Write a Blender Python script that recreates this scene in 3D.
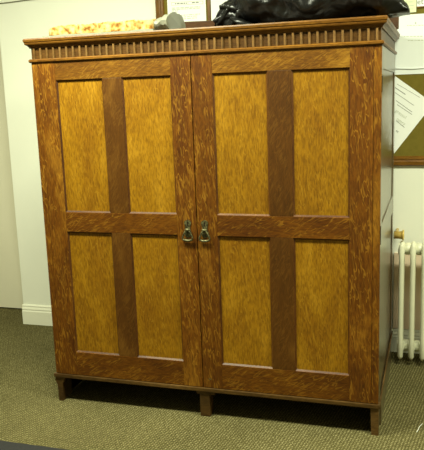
import bpy, bmesh, math, random
from mathutils import Vector, Matrix, noise

for o in list(bpy.data.objects):
    bpy.data.objects.remove(o, do_unlink=True)
scene = bpy.context.scene
COL = scene.collection

# ------------------------------------------------------------------ camera
F_PX = 696.184
CAM = Vector((1.92356, -3.13379, 1.62171))
ROT = Matrix(((0.953567237, 0.299157839, -0.034844095),
              (0.023058932, -0.187868965, -0.981923387),
              (-0.300296203, 0.935526504, -0.186043951)))     # world -> camera (x right, y down, z forward)
cd = bpy.data.cameras.new('camera')
cd.sensor_fit = 'VERTICAL'
cd.sensor_height = 24.0
cd.lens = F_PX * 24.0 / 450.0
cd.clip_start = 0.05
cam = bpy.data.objects.new('camera', cd)
COL.objects.link(cam)
m3 = ROT.transposed() @ Matrix(((1, 0, 0), (0, -1, 0), (0, 0, -1)))
cam.matrix_world = Matrix.Translation(CAM) @ m3.to_4x4()
scene.camera = cam


def at_y(px, py, Y):
    """photo pixel -> point on the vertical plane y = Y"""
    d = ROT.transposed() @ Vector(((px - 212) / F_PX, (py - 225) / F_PX, 1))
    return CAM + d * ((Y - CAM.y) / d.y)


# ------------------------------------------------------------------ light
world = bpy.data.worlds.new('world')
scene.world = world
world.use_nodes = True
world.node_tree.nodes['Background'].inputs[0].default_value = (0.9, 0.95, 0.75, 1)
world.node_tree.nodes['Background'].inputs[1].default_value = 0.05

scene.view_settings.view_transform = 'Standard'
scene.view_settings.look = 'None'
scene.view_settings.gamma = 1
scene.view_settings.exposure = 0.0
scene.view_settings.use_curve_mapping = False

LAMP_COL = (0.965, 1.0, 0.73)
CEIL = 2.95


def area(name, loc, sx, sy, power):
    l = bpy.data.lights.new(name, 'AREA')
    l.shape = 'RECTANGLE'
    l.size = sx
    l.size_y = sy
    l.energy = power
    l.color = LAMP_COL
    o = bpy.data.objects.new(name, l)
    o.location = loc
    COL.objects.link(o)
    return o


area('ceiling_tube_light', (0.15, -0.80, CEIL - 0.09), 1.5, 0.28, 146)
area('ceiling_tube_light', (2.75, -0.70, CEIL - 0.09), 1.5, 0.28, 118)


# ------------------------------------------------------------------ materials
def S(r, g, b):
    def f(c):
        c /= 255.0
        return c / 12.92 if c <= 0.04045 else ((c + 0.055) / 1.055) ** 2.4
    return (f(r), f(g), f(b), 1)


def new_mat(name, col, rough=0.5, spec=0.5, metal=0.0, coat=0.0):
    m = bpy.data.materials.new(name)
    m.use_nodes = True
    b = m.node_tree.nodes['Principled BSDF']
    b.inputs['Base Color'].default_value = col
    b.inputs['Roughness'].default_value = rough
    b.inputs['Specular IOR Level'].default_value = spec
    b.inputs['Metallic'].default_value = metal
    b.inputs['Coat Weight'].default_value = coat
    b.inputs['Coat Roughness'].default_value = 0.25
    return m, m.node_tree.nodes, m.node_tree.links, b


def ramp(N, stops):
    r = N.new('ShaderNodeValToRGB')
    els = r.color_ramp.elements
    els[0].position, els[0].color = stops[0]
    els[1].position, els[1].color = stops[-1]
    for p, c in stops[1:-1]:
        e = els.new(p)
        e.color = c
    return r


def mixc(N, L, fac, a, b, mode='MIX'):
    n = N.new('ShaderNodeMix')
    n.data_type = 'RGBA'
    n.blend_type = mode
    for sock, v in ((n.inputs[0], fac), (n.inputs[6], a), (n.inputs[7], b)):
        if isinstance(v, (int, float, tuple)):
            sock.default_value = v
        else:
            L.new(v, sock)
    return n.outputs[2]


def bump(N, L, b, height, strength, dist):
    n = N.new('ShaderNodeBump')
    n.inputs['Strength'].default_value = strength
    n.inputs['Distance'].default_value = dist
    L.new(height, n.inputs['Height'])
    L.new(n.outputs[0], b.inputs['Normal'])


def wood(name, base, dark, light, axis='z', fleck=0.6, rough=0.45, coat=0.04, fscale=1.0, spread=0.35, width=0.05, tilt=10, fine_amt=0.8, spec=0.25):
    m, N, L, b = new_mat(name, base, rough, spec, 0, coat)
    tc = N.new('ShaderNodeTexCoord')
    oi = N.new('ShaderNodeObjectInfo')
    mul = N.new('ShaderNodeMath')
    mul.operation = 'MULTIPLY'
    mul.inputs[1].default_value = 37.0
    L.new(oi.outputs['Random'], mul.inputs[0])
    add = N.new('ShaderNodeVectorMath')
    add.operation = 'ADD'
    L.new(tc.outputs['Object'], add.inputs[0])
    L.new(mul.outputs[0], add.inputs[1])

    def mp(al, ac, deg=0):
        q = N.new('ShaderNodeMapping')
        i = 'xyz'.index(axis)
        s = [ac, ac, ac]
        s[i] = al
        q.inputs['Scale'].default_value = s
        src = add.outputs[0]
        if deg:
            r_ = N.new('ShaderNodeMapping')
            r_.inputs['Rotation'].default_value = (0, math.radians(deg), 0)
            L.new(src, r_.inputs[0])
            src = r_.outputs[0]
        L.new(src, q.inputs[0])
        return q.outputs[0]

    def ns(v, detail=3, dist=0.0, rgh=0.55):
        n = N.new('ShaderNodeTexNoise')
        n.inputs['Scale'].default_value = 1
        n.inputs['Detail'].default_value = detail
        n.inputs['Distortion'].default_value = dist
        n.inputs['Roughness'].default_value = rgh
        L.new(v, n.inputs['Vector'])
        return n.outputs[0]

    def mth(op, a, b2):
        q = N.new('ShaderNodeMath')
        q.operation = op
        for k, v in enumerate((a, b2)):
            if isinstance(v, (int, float)):
                q.inputs[k].default_value = v
            else:
                L.new(v, q.inputs[k])
        return q.outputs[0]
    big = ns(mp(2.2, 6.0), 5, 0.8)
    fine = ns(mp(34, 190), 3, 0.3)
    r1 = ramp(N, [(0.32, dark), (0.55, base), (0.85, light)])
    L.new(big, r1.inputs[0])
    r2 = ramp(N, [(0.36, (0.55, 0.50, 0.45, 1)), (0.60, (1.10, 1.10, 1.10, 1))])
    L.new(fine, r2.inputs[0])
    c = mixc(N, L, fine_amt, r1.outputs[0], r2.outputs[0], 'MULTIPLY')
    # medullary rays of quarter-sawn oak: contour streaks of a stretched, tilted noise
    fl = ns(mp(11 * fscale, 62 * fscale, tilt), 1, 0.9)
    r3 = ramp(N, [(0.48 - width, (0, 0, 0, 1)), (0.48 - width * 0.3, (1, 1, 1, 1)), (0.48 + width * 0.3, (1, 1, 1, 1)), (0.48 + width, (0, 0, 0, 1))])
    L.new(fl, r3.inputs[0])
    r4 = ramp(N, [(0.40, (0.15, 0.15, 0.15, 1)), (0.56, (1, 1, 1, 1))])
    L.new(ns(mp(8, 22), 3), r4.inputs[0])
    c = mixc(N, L, mth('MULTIPLY', mth('MULTIPLY', r3.outputs[0], r4.outputs[0]), fleck), c, light)
    # piece-to-piece shade
    hv = N.new('ShaderNodeHueSaturation')
    mr = N.new('ShaderNodeMapRange')
    mr.inputs['To Min'].default_value = 1 - spread / 2
    mr.inputs['To Max'].default_value = 1 + spread / 2
    L.new(oi.outputs['Random'], mr.inputs[0])
    L.new(mr.outputs[0], hv.inputs['Value'])
    L.new(c, hv.inputs['Color'])
    L.new(hv.outputs[0], b.inputs['Base Color'])
    bump(N, L, b, fine, 0.12, 0.002)
    return m


FRAME = ((0.122, 0.040, 0.0014, 1), (0.072, 0.021, 0.0010, 1), (0.33, 0.155, 0.013, 1))
TOPRAIL_LIT = ((0.150, 0.060, 0.0030, 1), (0.100, 0.036, 0.0020, 1), (0.33, 0.165, 0.016, 1))  # frame oak lightened: stronger light near the top put into the colour
PANEL = ((0.250, 0.116, 0.0026, 1), (0.180, 0.074, 0.0018, 1), (0.385, 0.20, 0.012, 1))
MUNT = ((0.078, 0.028, 0.0024, 1), (0.057, 0.020, 0.0016, 1), (0.20, 0.09, 0.012, 1))
M = {}
M['stile'] = wood('oak_stile', *FRAME, axis='z', fleck=0.50, spread=0.15, tilt=7)
M['rail'] = wood('oak_rail', *FRAME, axis='x', fleck=0.38, spread=0.12, tilt=32)
M['toprail_lit'] = wood('oak_top_rail_lit', *TOPRAIL_LIT, axis='x', fleck=0.35, spread=0.1, tilt=32)
M['muntin'] = wood('oak_muntin', *MUNT, axis='z', fleck=0.22, spread=0.12, tilt=-30, fine_amt=0.5)
M['panel'] = wood('oak_panel', *PANEL, axis='z', fleck=0.40, spread=0.10, fscale=1.1, width=0.05, tilt=10)
M['moulding'] = wood('oak_moulding', (.085, .028, .004, 1), (.05, .015, .002, 1), (.17, .07, .01, 1), axis='z', fleck=0.1)
M['cornice'] = wood('oak_cornice', (.128, .052, .004, 1), (.078, .029, .0025, 1), (.19, .085, .010, 1), axis='x', fleck=0.3, rough=0.4)
M['frieze'] = wood('oak_frieze', (.088, .038, .006, 1), (.065, .028, .004, 1), (.115, .052, .010, 1), axis='x', fleck=0.1)
M['dentil'] = wood('oak_rib', (.16, .085, .024, 1), (.11, .054, .012, 1), (.24, .14, .05, 1), axis='z', fleck=0.1)
M['side'] = wood('stained_side', (.075, .05, .018, 1), (.05, .032, .010, 1), (.10, .07, .028, 1), axis='z', fleck=0.1, rough=0.30, coat=0.6, spec=0.4)
M['base'] = wood('worn_base', (.075, .038, .008, 1), (.035, .017, .004, 1), (.17, .095, .03, 1), axis='x', fleck=0.1)
M['inside'] = wood('raw_underside', (.04, .02, .006, 1), (.025, .012, .004, 1), (.06, .03, .01, 1), axis='x', fleck=0.0)


def painted(name, col, rough=0.6, amp=0.06, scale=3.0, spec=0.3):
    m, N, L, b = new_mat(name, col, rough, spec)
    tc = N.new('ShaderNodeTexCoord')
    n = N.new('ShaderNodeTexNoise')
    n.inputs['Scale'].default_value = scale
    n.inputs['Detail'].default_value = 5
    L.new(tc.outputs['Object'], n.inputs['Vector'])
    k = 1 - amp
    r = ramp(N, [(0.3, (col[0] * k, col[1] * k, col[2] * k, 1)), (0.7, col)])
    L.new(n.outputs[0], r.inputs[0])
    L.new(r.outputs[0], b.inputs['Base Color'])
    n2 = N.new('ShaderNodeTexNoise')
    n2.inputs['Scale'].default_value = 60
    L.new(tc.outputs['Object'], n2.inputs['Vector'])
    bump(N, L, b, n2.outputs[0], 0.08, 0.003)
    return m


M['wall'] = painted('wall_paint', S(238, 240, 226), 0.7, 0.03)
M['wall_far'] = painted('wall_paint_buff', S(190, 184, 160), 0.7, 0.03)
M['door'] = painted('door_paint', S(228, 224, 202), 0.5, 0.03)
M['skirt'] = painted('skirting_gloss', S(238, 238, 220), 0.35, 0.04)
M['ceil'] = painted('ceiling_paint', S(238, 238, 232), 0.8, 0.03)
M['radiator'] = painted('radiator_enamel', S(222, 222, 196), 0.35, 0.06, 20, 0.5)
M['beige_wall'] = painted('wall_beige', S(238, 214, 186), 0.7, 0.08, 8)
M['felt'] = painted('olive_felt', S(116, 104, 44), 0.95, 0.14, 40, 0.05)
M['noticeframe'] = wood('notice_frame', (.17, .075, .009, 1), (.09, .036, .004, 1), (.28, .14, .02, 1), axis='x', fleck=0.1, rough=0.3, coat=0.4)
M['noticeframe_v'] = wood('notice_frame_upright', (.17, .075, .009, 1), (.09, .036, .004, 1), (.28, .14, .02, 1), axis='z', fleck=0.1, rough=0.3, coat=0.4)
M['box'] = wood('brown_board', (.085, .032, .007, 1), (.05, .02, .004, 1), (.12, .05, .012, 1), axis='x', fleck=0.1)
M['paper'] = painted('white_paper', S(240, 243, 240), 0.6, 0.02, 8)
M['paper_green'] = painted('pale_green_paper', S(222, 230, 190), 0.6, 0.03, 8)
M['sleeve'] = painted('sleeved_paper', S(236, 242, 240), 0.25, 0.04, 6, 0.5)
M['ink'] = new_mat('grey_ink', S(128, 132, 126), 0.8)[0]
M['ink_faint'] = new_mat('faint_ink', S(188, 194, 178), 0.8)[0]
M['iron'] = new_mat('dark_iron', S(48, 40, 26), 0.5, 0.5, 0.6)[0]
M['cable'] = new_mat('grey_cable', S(120, 118, 96), 0.6)[0]
M['thread'] = new_mat('white_thread', S(240, 240, 230), 0.8)[0]
M['mat'] = painted('dark_rug', S(52, 52, 52), 0.95, 0.25, 90, 0.05)

# antique brass
m, N, L, b = new_mat('antique_brass', S(150, 138, 84), 0.5, 0.4, 0.45)
tc = N.new('ShaderNodeTexCoord')
n = N.new('ShaderNodeTexNoise')
n.inputs['Scale'].default_value = 120
L.new(tc.outputs['Object'], n.inputs['Vector'])
r = ramp(N, [(0.35, S(54, 50, 30)), (0.65, S(108, 104, 70))])
L.new(n.outputs[0], r.inputs[0])
L.new(r.outputs[0], b.inputs['Base Color'])
M['brass'] = m
M['valve'] = new_mat('yellow_brass', S(214, 182, 96), 0.35, 0.5, 0.3)[0]

# carpet: woven cord loops
m, N, L, b = new_mat('carpet', S(140, 132, 92), 0.95, 0.05)
tc = N.new('ShaderNodeTexCoord')
mp = N.new('ShaderNodeMapping')
mp.inputs['Rotation'].default_value = (0, 0, math.radians(8))
L.new(tc.outputs['Object'], mp.inputs[0])
w1 = N.new('ShaderNodeTexWave')
w1.bands_direction = 'X'
w1.inputs['Scale'].default_value = 22
w1.inputs['Distortion'].default_value = 3.0
w1.inputs['Detail'].default_value = 2
w1.inputs['Detail Scale'].default_value = 3
w2 = N.new('ShaderNodeTexWave')
w2.bands_direction = 'Y'
w2.inputs['Scale'].default_value = 20
w2.inputs['Distortion'].default_value = 4.0
w2.inputs['Detail'].default_value = 1
w2.inputs['Detail Scale'].default_value = 4
L.new(mp.outputs[0], w1.inputs[0])
L.new(mp.outputs[0], w2.inputs[0])
hm = N.new('ShaderNodeMath')
hm.operation = 'MULTIPLY'
L.new(w1.outputs['Fac'], hm.inputs[0])
L.new(w2.outputs['Fac'], hm.inputs[1])
nz = N.new('ShaderNodeTexNoise')
nz.inputs['Scale'].default_value = 110
nz.inputs['Detail'].default_value = 3
L.new(mp.outputs[0], nz.inputs['Vector'])
hx = N.new('ShaderNodeMix')
hx.inputs[0].default_value = 0.55
L.new(hm.outputs[0], hx.inputs[2])
L.new(nz.outputs[0], hx.inputs[3])
rc = ramp(N, [(0.16, S(56, 51, 29)), (0.40, S(91, 85, 52)), (0.66, S(134, 126, 90))])
L.new(hx.outputs[0], rc.inputs[0])
n = N.new('ShaderNodeTexNoise')
n.inputs['Scale'].default_value = 2.2
n.inputs['Detail'].default_value = 6
L.new(tc.outputs['Object'], n.inputs['Vector'])
rn = ramp(N, [(0.3, (0.84, 0.84, 0.84, 1)), (0.7, (1.06, 1.06, 1.06, 1))])
L.new(n.outputs[0], rn.inputs[0])
L.new(mixc(N, L, 1.0, rc.outputs[0], rn.outputs[0], 'MULTIPLY'), b.inputs['Base Color'])
bump(N, L, b, hm.outputs[0], 0.5, 0.006)
M['carpet'] = m

# black bin liner
m, N, L, b = new_mat('black_polythene', S(14, 14, 13), 0.32, 0.38)
tc = N.new('ShaderNodeTexCoord')
n = N.new('ShaderNodeTexNoise')
n.inputs['Scale'].default_value = 6
n.inputs['Detail'].default_value = 2
n.inputs['Distortion'].default_value = 1.2
L.new(tc.outputs['Object'], n.inputs['Vector'])
bump(N, L, b, n.outputs[0], 0.6, 0.05)
M['bag'] = m

# mottled fleece / crumb slab
m, N, L, b = new_mat('mottled_slab', S(236, 226, 190), 0.9, 0.1)
tc = N.new('ShaderNodeTexCoord')
n = N.new('ShaderNodeTexNoise')
n.inputs['Scale'].default_value = 34
n.inputs['Detail'].default_value = 4
L.new(tc.outputs['Object'], n.inputs['Vector'])
r = ramp(N, [(0.36, S(112, 72, 26)), (0.46, S(158, 128, 70)), (0.62, S(178, 164, 116))])
L.new(n.outputs[0], r.inputs[0])
L.new(r.outputs[0], b.inputs['Base Color'])
bump(N, L, b, n.outputs[0], 0.6, 0.01)
M['slab'] = m

# clear polythene wrapper (milky)
m, N, L, b = new_mat('clear_polythene', S(150, 152, 136), 0.28, 0.5)
b.inputs['Alpha'].default_value = 0.72
M['wrap'] = m


# ------------------------------------------------------------------ mesh helpers
def obj(name, bm, mat, parent=None, smooth=False):
    me = bpy.data.meshes.new(name)
    bmesh.ops.recalc_face_normals(bm, faces=bm.faces[:])
    bm.to_mesh(me)
    bm.free()
    if smooth:
        for p in me.polygons:
            p.use_smooth = True
    me.materials.append(M[mat])
    o = bpy.data.objects.new(name, me)
    COL.objects.link(o)
    if parent:
        o.parent = parent
    return o


def clone(o, loc, parent):
    c = o.copy()
    COL.objects.link(c)
    c.parent = parent
    c.location = loc
    return c


def thing(name, label, cat, loc=(0, 0, 0), group=None):
    o = bpy.data.objects.new(name, None)
    o.empty_display_size = 0.1
    o.location = loc
    COL.objects.link(o)
    return tag(o, label, cat, group)


def tag(o, label, cat, group=None):
    o['label'] = label
    o['category'] = cat
    if group:
        o['group'] = group
    return o


def struct(o):
    o['kind'] = 'structure'
    return o


def box(x0, x1, y0, y1, z0, z1, bev=0.0, bm=None):
    own = bm or bmesh.new()
    t = bmesh.new()
    r = bmesh.ops.create_cube(t, size=1)
    for v in r['verts']:
        v.co = Vector(((x0 + x1) / 2 + v.co.x * (x1 - x0), (y0 + y1) / 2 + v.co.y * (y1 - y0), (z0 + z1) / 2 + v.co.z * (z1 - z0)))
    if bev:
        bmesh.ops.bevel(t, geom=t.edges[:], offset=bev, segments=2, affect='EDGES', profile=0.6)
    me = bpy.data.meshes.new('t')
    t.to_mesh(me)
    t.free()
    own.from_mesh(me)
    bpy.data.meshes.remove(me)
    return own


def prism(pts, axis, a, b, bm=None):
    """closed polygon pts (2-tuples in the other two axes, in order) swept along an axis from a to b"""
    bm = bm or bmesh.new()

    def mk(p, t):
        if axis == 'x':
            return (t, p[0], p[1])
        if axis == 'y':
            return (p[0], t, p[1])
        return (p[0], p[1], t)
    A = [bm.verts.new(mk(p, a)) for p in pts]
    B = [bm.verts.new(mk(p, b)) for p in pts]
    n = len(pts)
    bm.faces.new(A)
    bm.faces.new(B[::-1])
    for i in range(n):
        bm.faces.new((A[i], A[(i + 1) % n], B[(i + 1) % n], B[i]))
    return bm


def sweep(path, radii, seg=12, bm=None, closed=False, squash=1.0):
    """tube along a path"""
    bm = bm or bmesh.new()
    path = [Vector(p) for p in path]
    n = len(path)
    if isinstance(radii, (int, float)):
        radii = [radii] * n
    rings = []
    for i in range(n):
        if closed:
            d = path[(i + 1) % n] - path[(i - 1) % n]
        else:
            d = path[min(i + 1, n - 1)] - path[max(i - 1, 0)]
        d.normalize()
        up = Vector((0, 0, 1)) if abs(d.z) < 0.9 else Vector((0, 1, 0))
        u = d.cross(up).normalized()
        v = u.cross(d).normalized()
        rings.append([bm.verts.new(path[i] + u * math.cos(k * 2 * math.pi / seg) * radii[i] + v * math.sin(k * 2 * math.pi / seg) * radii[i] * squash) for k in range(seg)])
    for i in range(n if closed else n - 1):
        a, b2 = rings[i], rings[(i + 1) % n]
        for k in range(seg):
            bm.faces.new((a[k], a[(k + 1) % seg], b2[(k + 1) % seg], b2[k]))
    if not closed:
        bm.faces.new(rings[0])
        bm.faces.new(rings[-1][::-1])
    return bm


# ------------------------------------------------------------------ room
WALL = 1.13
XL, XR, YF = -2.4, 4.3, -4.4
REC_X, REC_Y = -0.925, 1.43
struct(obj('floor', box(XL - .1, XR + .1, YF - .1, REC_Y + .15, -0.06, 0), 'carpet'))
struct(obj('ceiling', box(XL - .1, XR + .1, YF - .1, REC_Y + .15, CEIL, CEIL + 0.06), 'ceil'))
struct(obj('wall_back', box(REC_X, XR, WALL, REC_Y + .1, 0, CEIL, 0.006), 'wall'))
struct(obj('wall_recess', box(XL, REC_X, REC_Y + 0.03, REC_Y + .13, 0, CEIL), 'wall'))
struct(obj('wall_left', box(XL - .1, XL, YF, REC_Y + .15, 0, CEIL), 'wall_far'))
struct(obj('wall_right', box(XR, XR + .1, YF, REC_Y + .15, 0, CEIL), 'wall_far'))
struct(obj('wall_front', box(XL, XR, YF - .1, YF, 0, CEIL), 'wall_far'))
# plain painted door at the back of the recess, a dark slit under it
d1 = struct(obj('door_1', box(REC_X - 0.92, REC_X - 0.02, REC_Y - 0.012, REC_Y + 0.029, 0.010, 2.08, 0.002), 'door'))
obj('door_frame', box(REC_X - 1.00, REC_X - 0.925, REC_Y - 0.02, REC_Y + 0.029, 0, 2.16, 0.003), 'door', d1)
obj('door_frame', box(REC_X - 0.925, REC_X - 0.0, REC_Y - 0.02, REC_Y + 0.029, 2.085, 2.16, 0.003), 'door', d1)


def skirting(name, x0, x1, y):
    prof = [(0, 0), (0, 0.146), (0.006, 0.146), (0.010, 0.139), (0.009, 0.130), (0.012, 0.124), (0.015, 0.114), (0.013, 0.106), (0.017, 0.098), (0.017, 0)]
    prof = [(y - d_, z) for d_, z in prof]
    return struct(obj(name, prism(prof, 'x', x0, x1), 'skirt'))


skirting('baseboard_back', REC_X - 0.002, XR, WALL)

# thin cable along the wall
tag(obj('wall_cable', sweep([at_y(-1.5 + i * 8, 3.5 - i * 0.93 + 0.2 * math.sin(i * 1.3), WALL - 0.005) for i in range(19)], 0.0035, 6), 'cable', smooth=True),
    'thin grey cable running along the top of the cream wall', 'cable')

# ------------------------------------------------------------------ wardrobe
W, D = 1.706, 1.09
CX = [0, .130, .383, .485, .739, .840, .943, 1.203, 1.313, 1.571, 1.706]
ZB, Z1, Z2, Z3, Z4, Z5 = .160, .289, .945, 1.047, 1.711, 1.800     # door bottom, panel rows, door top
EDGE = 0.033
wd = thing('wardrobe', 'large two-door oak wardrobe with eight golden panels and a fluted cornice', 'wardrobe')


def part(name, bm, mat, parent=wd, smooth=False):
    return obj(name, bm, mat, parent, smooth)


# carcass: framed sides, back, bottom and the strips beside the doors
for s, (xa, xb) in enumerate(((0.0, 0.026), (W - 0.026, W))):
    out = xa if s == 0 else xb
    sp = part('side_panel', box(xa + (0.006 if s == 0 else 0), xb - (0 if s == 0 else 0.006), 0.03, D, 0.10, 1.80), 'side')
    for nm, y0, y1, z0, z1 in (('side_stile', 0.024, 0.11, 0.0, 1.80), ('side_stile', D - 0.10, D, 0.0, 1.80),
                               ('side_rail', 0.11, D - 0.10, 1.70, 1.80), ('side_rail', 0.11, D - 0.10, 0.90, 1.0)):
        obj(nm, box(xa, xb, y0, y1, z0, z1, 0.002), 'side', sp)
    x0, x1 = (xa - 0.006, xa) if s == 0 else (xb, xb + 0.006)
    obj('side_skirt', box(xa if s == 0 else xa, x1, 0.11, D - 0.10, 0.0, 0.125, 0.002), 'side', sp)
    obj('side_bead', box(x0, x1, 0.02, D, 0.125, 0.145, 0.002), 'base', sp)
    part('front_edge', box(0.0 if s == 0 else W - EDGE, EDGE if s == 0 else W, 0.001, 0.024, 0.160, 1.80, 0.002), 'stile')
part('back_panel', box(0.026, W - 0.026, D - 0.02, D, 0.12, 1.80), 'inside')
part('bottom_board', box(0.026, W - 0.026, 0.03, D - 0.02, 0.135, 0.158), 'inside')
part('base_rail', box(-0.012, W + 0.004, -0.007, 0.030, 0.137, 0.158, 0.004), 'base')
# feet
ft = part('foot', prism([(-0.002, 0.137), (0.050, 0.137), (0.046, 0.122), (0.036, 0.104), (0.033, 0.09), (0.031, 0.0), (0.006, 0.0), (0.002, 0.09), (-0.006, 0.112), (-0.012, 0.122)], 'y', 0.0, 0.024), 'base')
part('foot', box(0.819, 0.872, 0.002, 0.058, 0.0, 0.137, 0.003), 'base')
part('foot', prism([(W - 0.036, 0.137), (W + 0.002, 0.137), (W + 0.002, 0.0), (W - 0.030, 0.0), (W - 0.033, 0.03)], 'y', 0.0, 0.024), 'base')
part('foot_block', box(0.80, 0.90, 0.006, 0.05, 0.118, 0.137, 0.003), 'base')


# doors
def door(cols, rails_x):
    xa, a, b2, c, d, xb = cols
    dr = part('door', box(xa + 0.002, xb - 0.002, 0.016, 0.023, ZB + 0.002, Z5 - 0.002), 'inside')
    for x0, x1 in ((xa, a), (d, xb)):
        obj('stile', box(x0, x1, 0.0, 0.016, ZB, Z5, 0.0016), 'stile', dr)
    for z0, z1 in ((ZB, Z1), (Z2, Z3), (Z4, Z5)):
        obj('rail', box(a, d, 0.0006, 0.016, z0, z1, 0.0016), 'toprail_lit' if z0 == Z4 else 'rail', dr)
    for z0, z1 in ((Z1, Z2), (Z3, Z4)):
        obj('muntin', box(b2, c, 0.0010, 0.016, z0, z1, 0.0016), 'muntin', dr)
        for x0, x1 in ((a, b2), (c, d)):
            obj('panel', box(x0, x1, 0.0105, 0.0158, z0, z1), 'panel', dr)
            bm = bmesh.new()
            t = 0.007
            # bead moulding: four mitred strips with a sloped face
            o_ = [(x0, z0), (x1, z0), (x1, z1), (x0, z1)]
            i_ = [(x0 + t, z0 + t), (x1 - t, z0 + t), (x1 - t, z1 - t), (x0 + t, z1 - t)]
            for k in range(4):
                k2 = (k + 1) % 4
                v = [bm.verts.new((o_[k][0], 0.0030, o_[k][1])), bm.verts.new((o_[k2][0], 0.0030, o_[k2][1])),
                     bm.verts.new((i_[k2][0], 0.0104, i_[k2][1])), bm.verts.new((i_[k][0], 0.0104, i_[k][1])),
                     bm.verts.new((o_[k][0], 0.0104, o_[k][1])), bm.verts.new((o_[k2][0], 0.0104, o_[k2][1]))]
                bm.faces.new((v[0], v[1], v[2], v[3]))
                bm.faces.new((v[4], v[5], v[1], v[0]))
                bm.faces.new((v[3], v[2], v[5], v[4]))
            obj('panel_bead', bm, 'moulding', dr)
    return dr


GAP = CX[5] + 0.0005
door((EDGE + 0.001, CX[1], CX[2], CX[3], CX[4], GAP - 0.002), None)
door((GAP + 0.002, CX[6], CX[7], CX[8], CX[9], W - EDGE - 0.001), None)

# hinge plates on the right edge
for z0, z1 in ((1.60, 1.67), (0.925, 1.01)):
    part('hinge', box(W - 0.002, W + 0.003, 0.004, 0.016, z0, z1, 0.001), 'iron')
sk = part('lock_strike', box(0.870, 0.884, -0.0005, 0.002, 0.204, 0.209), 'brass')


# cornice: bead, frieze with upright ribs, cove and top fillet, mitred round three sides
def mitred(prof, x0, x1, y0, y1):
    """profile (offset outwards, z) run left side - front - right side"""
    bm = bmesh.new()
    rows = []
    for o_, z in prof:
        rows.append([bm.verts.new(c) for c in ((x0 - o_, y1, z), (x0 - o_, y0 - o_, z), (x1 + o_, y0 - o_, z), (x1 + o_, y1, z))])
    n = len(prof)
    for i in range(n):
        a, b2 = rows[i], rows[(i + 1) % n]
        for k in range(3):
            bm.faces.new((a[k], a[k + 1], b2[k + 1], b2[k]))
    bm.faces.new([r_[0] for r_ in rows])
    bm.faces.new([r_[3] for r_ in rows][::-1])
    return bm


cor = part('cornice', mitred([(-0.05, 1.870), (0.002, 1.870), (0.004, 1.876), (0.010, 1.883), (0.018, 1.888), (0.020, 1.893), (0.020, 1.898), (0.023, 1.901), (0.024, 1.911), (0.021, 1.917), (-0.05, 1.917)], 0, W, 0, D), 'cornice')
part('frieze', mitred([(-0.03, 1.816), (-0.004, 1.816), (-0.004, 1.871), (-0.03, 1.871)], 0, W, 0, D), 'frieze')
part('cornice_bead', mitred([(-0.03, 1.800), (0.005, 1.800), (0.009, 1.805), (0.009, 1.813), (0.004, 1.818), (-0.03, 1.818)], 0, W, 0, D), 'cornice')
part('top_board', box(0.02, W - 0.02, 0.02, D, 1.90, 1.916), 'inside')
NR = 47
pitch = (W - 0.006) / NR
rib0 = None
for k in range(NR):
    if rib0 is None:
        bm = bmesh.new()
        h = pitch * 0.15
        prism([(-h, 0.0042), (-h * 0.9, -0.0030), (-h * 0.45, -0.0048), (h * 0.45, -0.0048), (h * 0.9, -0.0030), (h, 0.0042)], 'z', 1.8185, 1.8695, bm)
        rib0 = part('frieze_rib', bm, 'dentil')
        rib0.location = (0.003 + pitch * 0.5, 0, 0)
    else:
        clone(rib0, (0.003 + pitch * (k + 0.5), 0, 0), wd)


# drop handles
def handle(hx, zt, zb):
    H = zt - zb
    out = [(0, 1.0), (0.10, 0.955), (0.15, 0.93), (0.175, 0.86), (0.155, 0.78), (0.13, 0.70), (0.12, 0.62), (0.12, 0.52), (0.15, 0.46), (0.18, 0.36), (0.16, 0.24), (0.10, 0.17), (0, 0.14)]
    pts = [(x * H, zb + z * H) for x, z in out] + [(-x * H, zb + z * H) for x, z in out[-2:0:-1]]
    bm = prism([(hx + p[0], p[1]) for p in pts], 'y', -0.0035, 0.0)
    hd = part('handle', bm, 'brass')
    hd['label'] = 'antique brass drop handle'
    cz = zb + 0.80 * H
    kb = bmesh.new()
    prism([(hx - 0.0022, cz - 0.010), (hx + 0.0022, cz - 0.010), (hx + 0.0022, cz + 0.002), (hx + 0.005, cz + 0.006), (hx, cz + 0.012), (hx - 0.005, cz + 0.006), (hx - 0.0022, cz + 0.002)], 'y', -0.0042, -0.0030, kb)
    obj('keyhole', kb, 'iron', hd)
    pz = zb + 0.52 * H
    obj('pivot', sweep([(hx - 0.012, -0.010, pz), (hx - 0.006, -0.010, pz), (hx + 0.006, -0.010, pz), (hx + 0.012, -0.010, pz)], [0.005, 0.0075, 0.0075, 0.005], 10), 'brass', hd, True)
    loop = [(-0.05, 0.50), (-0.13, 0.42), (-0.20, 0.28), (-0.255, 0.14), (-0.235, 0.05), (-0.12, 0.01), (0, 0.0), (0.12, 0.01), (0.235, 0.05), (0.255, 0.14), (0.20, 0.28), (0.13, 0.42), (0.05, 0.50)]
    obj('bail', sweep([(hx + x * H, -0.012, zb + z * H) for x, z in loop], [0.0035, 0.004, 0.004, 0.0045, 0.005, 0.006, 0.0065, 0.006, 0.005, 0.0045, 0.004, 0.004, 0.0035], 8, closed=True), 'brass', hd, True)


handle(0.794, 1.022, 0.920)
handle(0.881, 1.022, 0.920)

# ------------------------------------------------------------------ things on top of the wardrobe
TOP = 1.917


def crumple(v, amp, sc, seed):
    p = Vector(v) * sc + Vector((seed, seed * 1.7, seed * 0.3))
    a = noise.noise(p)
    r1 = 1 - abs(noise.noise(p * 1.9 + Vector((5, 1, 2)))) * 2
    return amp * (a * 0.8 + r1 * 0.7)


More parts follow.
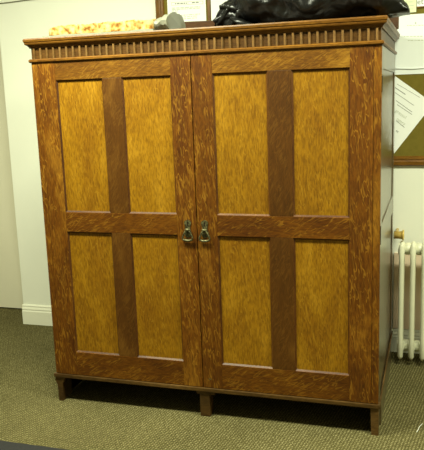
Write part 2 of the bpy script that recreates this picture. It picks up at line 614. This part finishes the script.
# mottled slab in a clear wrapper
sl = thing('wrapped_slab', 'flat mottled cream and tan slab in crumpled clear plastic on the wardrobe', 'wrapped slab', (0.33, 0.22, TOP))
bm = box(-0.280, 0.29, -0.115, 0.12, 0.016, 0.066)
bmesh.ops.subdivide_edges(bm, edges=bm.edges[:], cuts=5, use_grid_fill=True)
bmesh.ops.subdivide_edges(bm, edges=[e for e in bm.edges if abs((e.verts[0].co - e.verts[1].co).x) > 0.03], cuts=3, use_grid_fill=True)
for v in bm.verts:
    q = v.co * 22
    t = max(0, (v.co.z - 0.016) / 0.05)
    v.co += Vector((noise.noise(q) * 0.008, noise.noise(q + Vector((9, 0, 0))) * 0.010, noise.noise(q + Vector((0, 7, 0))) * 0.007 * t))
    # rounded left end
    if v.co.x < -0.22:
        v.co.z -= (-0.22 - v.co.x) * 0.22 * t
obj('slab', bm, 'slab', sl, True)
bm = box(-0.315, 0.30, -0.128, 0.14, 0.0005, 0.017)
bmesh.ops.subdivide_edges(bm, edges=bm.edges[:], cuts=9, use_grid_fill=True)
for v in bm.verts:
    if v.co.z > 0.006:
        v.co.z += crumple(v.co, 0.004, 24, 3)
        v.co.x *= 0.985
obj('wrapper', bm, 'wrap', sl)
# bunched free end of the wrapper
bm = bmesh.new()
NU, NV = 16, 18
rows = []
for i in range(NU):
    u = i / (NU - 1)
    x = 0.24 + 0.125 * u
    hw = 0.10 + 0.03 * u
    hh = 0.026 + 0.024 * u ** 1.5
    row = []
    for k in range(NV):
        a = 2 * math.pi * k / NV
        z = 0.032 + 0.014 * u + hh * math.sin(a)
        y = 0.0 + hw * math.cos(a)
        q = Vector((x, y, z))
        z += crumple(q, 0.018, 15, 8) * (0.2 + u)
        z = max(0.0006, z)
        row.append(bm.verts.new((x + crumple(q, 0.010, 20, 2) * u, y, z)))
    rows.append(row)
for i in range(NU - 1):
    for k in range(NV):
        bm.faces.new((rows[i][k], rows[i][(k + 1) % NV], rows[i + 1][(k + 1) % NV], rows[i + 1][k]))
bm.faces.new(rows[-1])
obj('wrapper_end', bm, 'wrap', sl)

# brown board lying askew behind the bag
a = at_y(180.5, 21, 0.50)
BR = math.radians(13)
e_ = at_y(399, 24, 0.76)
BL = (e_.x - a.x) / math.cos(BR)
bd = tag(obj('brown_board', box(0, BL, 0, 0.16, 0.0, 0.084, 0.003), 'box'), 'dark brown wooden board lying behind the black bag', 'board')
bd.location = (a.x, 0.50, TOP + 0.0005)
bd.rotation_euler = (0, 0, BR)

# black bin bag
BY = 0.27
bag = thing('bin_bag', 'full black plastic bin bag slumped on top of the wardrobe', 'bag', (1.30, BY, TOP))
bx0, bx1 = at_y(213.5, 18, BY - 0.05).x - 1.30, at_y(409.5, 17, BY).x - 1.30
bm = bmesh.new()
NU, NV = 96, 56
rows = []


def lerp_table(tab, u):
    for (u0, v0), (u1, v1) in zip(tab, tab[1:]):
        if u <= u1:
            t = (u - u0) / (u1 - u0)
            t = t * t * (3 - 2 * t)
            return v0 + (v1 - v0) * t
    return tab[-1][1]


HH = [(0, 0.016), (0.015, 0.036), (0.05, 0.060), (0.11, 0.072), (0.16, 0.092), (0.30, 0.120), (0.60, 0.135), (0.82, 0.115), (0.93, 0.062), (0.985, 0.022), (1.0, 0.010)]
HWD = [(0, 0.030), (0.03, 0.07), (0.10, 0.10), (0.25, 0.16), (0.80, 0.17), (1.0, 0.09)]
ZB = [(0, 0.002), (0.60, 0.002), (0.85, 0.016), (1.0, 0.026)]
for i in range(NU + 1):
    u = i / NU
    x = bx0 + (bx1 - bx0) * u
    hh, hw, zb = lerp_table(HH, u), lerp_table(HWD, u), lerp_table(ZB, u)
    row = []
    for k in range(NV):
        a = 2 * math.pi * k / NV
        y = hw * math.cos(a)
        z = zb + hh + hh * math.sin(a)
        q = Vector((x, y, z))
        am = 0.028 * min(1, hh / 0.09)
        n1 = crumple(Vector((x * 0.8, y, z * 1.5)), am, 5.5, 11) + crumple(q, am * 0.35, 13, 4)
        if u < 0.16:
            n1 += 0.010 * math.sin(a * 7 + x * 60)
        y += n1 * math.cos(a) * 0.9
        z += n1 * math.sin(a)
        row.append(bm.verts.new((x, y, max(zb, z))))
    rows.append(row)
for i in range(NU):
    for k in range(NV):
        bm.faces.new((rows[i][k], rows[i][(k + 1) % NV], rows[i + 1][(k + 1) % NV], rows[i + 1][k]))
bm.faces.new(rows[0])
bm.faces.new(rows[-1])
obj('bag_body', bm, 'bag', bag, True)
# loose gathered folds at the left end
bm = bmesh.new()
for j, (dx, dz, ln, r_) in enumerate(((0.0, 0.040, 0.15, 0.022), (0.03, 0.085, 0.14, 0.020), (0.08, 0.030, 0.14, 0.018))):
    pth = [(bx0 + 0.010 + dx + ln * t, -0.090 - 0.010 * j + 0.02 * math.sin(t * 5 + j), dz + 0.025 * math.sin(t * 3 + j)) for t in [i / 11 for i in range(12)]]
    sweep(pth, [r_ * (0.25 + 0.95 * math.sin(math.pi * (0.06 + 0.88 * i / 11))) for i in range(12)], 12, bm, squash=0.8)
for v in bm.verts:
    v.co += Vector((0, 1, 1)) * crumple(v.co, 0.006, 22, 6)
    v.co.z = max(0.002, v.co.z)
bf = obj('bag_folds', bm, 'bag', bag, True)
bf['kind'] = 'stuff'

# ------------------------------------------------------------------ noticeboard on the back wall
NX0, NX1, NZ0, NZ1 = 0.238, 2.62, 1.160, 2.46
nb = thing('noticeboard', 'olive felt noticeboard with a brown wooden frame on the wall', 'noticeboard', (0, WALL, 0))
obj('felt', box(NX0 + 0.02, NX1 - 0.02, -0.014, -0.0005, NZ0 + 0.02, NZ1 - 0.02), 'felt', nb)


def frame_prof(c0, s):
    # cross-section of the frame moulding: (distance along the face, depth)
    return [(c0, -0.0005), (c0, -0.018), (c0 + s * 0.006, -0.024), (c0 + s * 0.026, -0.026), (c0 + s * 0.034, -0.021), (c0 + s * 0.040, -0.025), (c0 + s * 0.052, -0.024), (c0 + s * 0.058, -0.016), (c0 + s * 0.058, -0.0005)]


obj('frame_side', prism(frame_prof(NX0, 1), 'z', NZ0, NZ1), 'noticeframe_v', nb)
obj('frame_side', prism(frame_prof(NX1, -1), 'z', NZ0, NZ1), 'noticeframe_v', nb)
obj('frame_rail', prism([(d_, z) for z, d_ in frame_prof(NZ0, 1)], 'x', NX0 + 0.02, NX1 - 0.02), 'noticeframe', nb)
obj('frame_rail', prism([(d_, z) for z, d_ in frame_prof(NZ1, -1)], 'x', NX0 + 0.02, NX1 - 0.02), 'noticeframe', nb)
obj('frame_divider', box(0.580, 0.600, -0.020, -0.0005, NZ0 + 0.05, NZ1 - 0.05, 0.002), 'noticeframe_v', nb)

PY = WALL - 0.0155


def sheet(name, label, corners, mat, y=PY, thick=0.0006, curl=0.0):
    """corners: 4 (x, z) points in order; a thin sheet of paper with a slight curl"""
    bm = bmesh.new()
    n_ = 8
    c = [Vector((p[0], 0, p[1])) for p in corners]
    ox, oz = sum(p.x for p in c) / 4, sum(p.z for p in c) / 4
    for side in (0, 1):
        g = []
        for i in range(n_ + 1):
            r_ = []
            for k in range(n_ + 1):
                u, w = i / n_, k / n_
                p = c[0].lerp(c[1], u).lerp(c[3].lerp(c[2], u), w)
                yy = -curl * (w ** 3) - side * thick
                r_.append(bm.verts.new((p.x - ox, yy, p.z - oz)))
            g.append(r_)
        for i in range(n_):
            for k in range(n_):
                f = (g[i][k], g[i + 1][k], g[i + 1][k + 1], g[i][k + 1])
                bm.faces.new(f if side else f[::-1])
    o = obj(name, bm, mat)
    o.location = (ox, y, oz)
    return tag(o, label, 'paper')


def inklines(sh, lines, mat='ink', y=-0.0012):
    """lines: (x0, z0, x1, z1, thickness) in wall coordinates"""
    bm = bmesh.new()
    for x0, z0, x1, z1, t in lines:
        d_ = Vector((x1 - x0, 0, z1 - z0))
        nrm = Vector((-d_.z, 0, d_.x)).normalized() * t / 2
        a_ = Vector((x0, 0, z0)) - sh.location
        b_ = Vector((x1, 0, z1)) - sh.location
        a_.y = b_.y = y
        lo = [a_ - nrm, b_ - nrm, b_ + nrm, a_ + nrm]
        v = [bm.verts.new(p) for p in lo] + [bm.verts.new(p + Vector((0, 0.0005, 0))) for p in lo]
        bm.faces.new(v[:4])
        bm.faces.new(v[4:][::-1])
        for k in range(4):
            bm.faces.new((v[k], v[(k + 1) % 4], v[4 + (k + 1) % 4], v[4 + k]))
    o = obj('printed_lines', bm, mat, sh)
    o['kind'] = 'stuff'
    return o


def wordy(p, q, t, seed, wmin=0.006, wmax=0.02, gap=0.005):
    """break a line of print into words"""
    rnd = random.Random(seed)
    p, q = Vector(p), Vector(q)
    L_ = (q - p).length
    d_ = (q - p) / L_
    s, out = 0, []
    while s < L_:
        e = min(L_, s + rnd.uniform(wmin, wmax))
        A_, B_ = p + d_ * s, p + d_ * e
        out.append((A_.x, A_.y, B_.x, B_.y, t))
        s = e + gap
    return out


def lettering(sh, txt, x, z, size, ang, mat='ink', y=-0.0014):
    cu = bpy.data.curves.new('t', 'FONT')
    cu.body = txt
    cu.size = size
    cu.extrude = 0.0002
    cu.resolution_u = 2
    t = bpy.data.objects.new('t', cu)
    COL.objects.link(t)
    dg = bpy.context.evaluated_depsgraph_get()
    me = bpy.data.meshes.new_from_object(t.evaluated_get(dg))
    bpy.data.objects.remove(t)
    me.name = 'lettering'
    me.materials.clear()
    me.materials.append(M[mat])
    me.transform(Matrix.Rotation(-ang, 4, 'Y') @ Matrix.Rotation(math.pi / 2, 4, 'X'))
    o = bpy.data.objects.new('lettering', me)
    COL.objects.link(o)
    o.parent = sh
    o.location = (x - sh.location.x, y, z - sh.location.z)
    return o


def W2(px, py):
    p = at_y(px, py, PY)
    return (p.x, p.z)


# form pinned at the left of the board
x0, x1 = 0.318, 0.570
s1 = sheet('paper_form', 'white printed form with a boxed heading beside the bin bag', [(x0, 1.86), (x1, 1.86), (x1, 2.30), (x0, 2.30)], 'paper')
ln = []
A_, B_ = W2(171.5, 2.6), W2(199, 0.9)
for p, q in (((171.5, 5.4), (203, 3.8)), ((171.5, 2.6), (203, 1.0))):
    ln.append((*W2(*p), *W2(*q), 0.0025))
for p in ((171.5, 2.6, 171.5, 5.4), (188, 1.9, 188, 4.6), (203, 1.0, 203, 3.8)):
    ln.append((*W2(p[0], p[1]), *W2(p[2], p[3]), 0.0025))
inklines(s1, ln, 'ink_faint')
ln = wordy(W2(175, 3.8), W2(187, 3.2), 0.006, 1) + wordy(W2(192, 2.8), W2(199, 2.3), 0.006, 2)
inklines(s1, ln, 'ink')
ln = []
for j, (yy, xe) in enumerate(((8.2, 201), (9.6, 200), (11, 178), (12.5, 177), (15.5, 200), (17.3, 198), (19.2, 197))):
    ln += wordy(W2(172 if j < 4 else 180, yy), W2(xe, yy - (xe - 172) * 0.055), 0.005, j + 5, 0.006, 0.03)
inklines(s1, ln, 'ink_faint')

s2 = sheet('paper_sheet', 'blank white sheet whose left edge shows beside the bin bag neck', [(0.603, 1.84), (0.86, 1.84), (0.86, 2.30), (0.603, 2.30)], 'paper')

# sheet in a plastic sleeve, right of the wardrobe
c0, c1 = W2(390, 75), W2(445, 74)
s3 = sheet('sleeved_sheet', 'large white sheet in a clear sleeve above the tilted paper', [(1.55, c0[1]), (2.02, c0[1]), (2.02, 2.02), (1.55, 2.02)], 'sleeve', PY - 0.002)
ln = []
for yy, xa_, xb_ in ((25.5, 407, 424), (36.5, 404, 423), (40.5, 408, 426)):
    ln += wordy(W2(xa_, yy), W2(xb_, yy - 0.3), 0.004, int(yy), 0.004, 0.016, 0.004)
inklines(s3, ln, 'ink_faint', -0.0014)
lettering(s3, 'a', *W2(414.8, 24), 0.022, 0.02)
obj('sleeve_fold', sweep([(1.56 - s3.location.x, -0.003, c0[1] + 0.045 - s3.location.z), (1.80 - s3.location.x, -0.005, c0[1] + 0.030 - s3.location.z), (2.01 - s3.location.x, -0.003, c0[1] + 0.040 - s3.location.z)], 0.004, 8), 'sleeve', s3, True)

c0 = W2(416.2, 13.2)
s4 = sheet('green_slip', 'pale green paper slip partly behind the bin bag tip', [(1.60, c0[1]), (c0[0], c0[1] + 0.006), (c0[0], 2.25), (1.60, 2.25)], 'paper_green', PY - 0.0045)
ln = []
for yy in (2, 5.5, 9):
    ln += wordy(W2(400, yy), W2(414, yy), 0.004, int(yy * 7), 0.01, 0.03)
inklines(s4, ln, 'ink_faint')

c0 = W2(416.8, 8)
s5 = sheet('lettered_card', 'white card with large dark letters at the top right of the noticeboard', [(c0[0], c0[1]), (c0[0] + 0.30, c0[1] + 0.004), (c0[0] + 0.30, 2.20), (c0[0], 2.20)], 'paper', PY - 0.0052)
lettering(s5, 'et S', *W2(416.9, 4.6), 0.045, 0.0)
obj('card_edge', box(0, 0.30, -0.0025, -0.0008, 0, 0.007), 'noticeframe', s5).location = (c0[0] - s5.location.x, 0, c0[1] - s5.location.z)

# tilted sheet
T1, T2, T3 = Vector(W2(395, 76)), Vector(W2(433.5, 103.5)), Vector(W2(394, 151))
e1 = (T1 - T2).normalized()
e2 = Vector((e1.y, -e1.x)) if Vector((e1.y, -e1.x)).dot(T3 - T2) > 0 else Vector((-e1.y, e1.x))
P0, P1 = T2 + e1 * 0.30, T2
P2, P3 = T2 + e2 * 0.36, T2 + e1 * 0.30 + e2 * 0.36
s6 = sheet('tilted_sheet', 'white printed sheet hanging tilted below the sleeved sheet', [P0, P1, P2, P3], 'paper', PY)
ang = math.atan2(-e1.y, -e1.x)
ln = []
for (pa, pb, th) in (((397, 84), (420, 97.5), 0.0022), ((395, 87.5), (405.5, 94.5), 0.0042), ((395, 92.5), (414, 105.5), 0.0026), ((396, 100.5), (412, 112), 0.003), ((397, 104.5), (412, 114.5), 0.003), ((396, 120.5), (404.5, 127.5), 0.003)):
    ln.append((*W2(*pa), *W2(*pb), th))
inklines(s6, ln, 'ink')
lettering(s6, 'gressol', *W2(395.0, 111.5), 0.026, ang, 'ink_faint')
lettering(s6, 'ogery', *W2(396.0, 119.5), 0.026, ang, 'ink_faint')
lettering(s6, 'es', *W2(395.5, 131), 0.020, ang, 'ink')

# ------------------------------------------------------------------ radiator
rad = thing('radiator', 'white cast-iron column radiator against the wall beside the wardrobe', 'radiator', (0, 0, 0))
RY = (0.900, 0.970)
rt, rb = at_y(402.4, 243.5, RY[0]).z, at_y(399.3, 358.7, RY[0]).z
RX0 = at_y(401.0, 300, RY[0]).x
RP = 0.0625
NSEC = 12
sec0 = None
for k in range(NSEC):
    if sec0 is None:
        bm = bmesh.new()
        for yy in RY:
            pth, rr = [], []
            for i in range(13):
                t = i / 12
                pth.append((0, yy, rb + (rt - rb) * t))
                s = 0.0150
                if t < 0.02 or t > 0.98:
                    s = 0.006
                elif t < 0.10 or t > 0.90:
                    s = 0.0175
                rr.append(s)
            pth[1] = (0, yy, rb + 0.016)
            rr[1] = 0.0165
            pth[11] = (0, yy, rt - 0.014)
            rr[11] = 0.0165
            sweep(pth, rr, 12, bm)
        # bridges joining the three columns
        for zz in (rt - 0.045, rb + 0.062):
            sweep([(0, RY[0], zz), (0, (RY[0] + RY[1]) / 2, zz), (0, RY[1], zz)], 0.019, 10, bm, squash=1.5)
        sec0 = obj('radiator_section', bm, 'radiator', rad, True)
        sec0.location = (RX0, 0, 0)
    else:
        clone(sec0, (RX0 + RP * k, 0, 0), rad)
for zz in (rt - 0.045, rb + 0.062):
    path, rr = [], []
    xs, xe = W + 0.010, RX0 + RP * (NSEC - 1) + 0.03
    for k in range(NSEC):
        for dx, r_ in ((-0.022, 0.036), (-0.010, 0.026), (0.010, 0.026), (0.022, 0.036)):
            x = RX0 + RP * k + dx
            if x > xs:
                path.append((x, RY[1], zz))
                rr.append(r_)
    obj('header_pipe', sweep(path, rr, 14), 'radiator', rad, True)
for k in (4, NSEC - 2):
    obj('radiator_foot', sweep([(RX0 + RP * k, RY[1], 0.0), (RX0 + RP * k, RY[1], 0.02), (RX0 + RP * k, RY[1], rb + 0.05)], [0.024, 0.017, 0.017], 10), 'radiator', rad, True)
# brass valve at the near end
vz = at_y(399, 235, RY[1]).z
v1 = at_y(403.6, 235, RY[1]).x
vx = W + 0.012
bm = sweep([(vx, RY[1], vz), (v1 - 0.020, RY[1], vz), (v1 - 0.018, RY[1], vz), (v1 - 0.008, RY[1], vz), (v1 - 0.006, RY[1], vz), (v1, RY[1], vz), (v1 + 0.003, RY[1], vz)], [0.022, 0.022, 0.023, 0.024, 0.032, 0.032, 0.027], 20)
obj('valve', bm, 'valve', rad, True)
obj('valve_stem', sweep([(vx + 0.012, RY[1] + 0.010, vz), (vx + 0.012, WALL - 0.0005, vz)], 0.010, 10), 'valve', rad, True)

tag(obj('beige_wall_patch', box(W + 0.006, 2.62, WALL - 0.012, WALL - 0.0005, 0.152, 0.63), 'beige_wall'), 'beige patch of wall behind the white radiator', 'board')  # thin slab added to stand for the wall's old beige paint

# ------------------------------------------------------------------ floor things
tag(obj('rug', box(-1.7, 0.62, -2.6, -0.488, 0.0003, 0.010, 0.003), 'mat'), 'dark grey rug whose edge shows at the lower left of the carpet', 'rug').rotation_euler = (0, 0, 0)
th = [(1.880, 0.075, 0.002), (1.888, 0.105, 0.004), (1.891, 0.130, 0.003), (1.899, 0.150, 0.004), (1.905, 0.170, 0.002)]
tag(obj('thread', sweep(th, 0.0013, 6), 'thread', smooth=True), 'short white thread lying on the carpet to the right', 'thread')

# ceiling lamp housings
for q, lx, ly, lb in ((0, 0.15, -0.80, 'long white fluorescent ceiling fitting in front of the wardrobe'), (1, 2.75, -0.70, 'long white fluorescent ceiling fitting to the right of the camera')):
    cl = thing('ceiling_light', lb, 'ceiling light', (lx, ly, CEIL), 'fluorescent ceiling fittings')
    obj('housing', box(-0.78, 0.78, -0.15, 0.15, -0.085, 0.0, 0.006), 'ceil', cl)
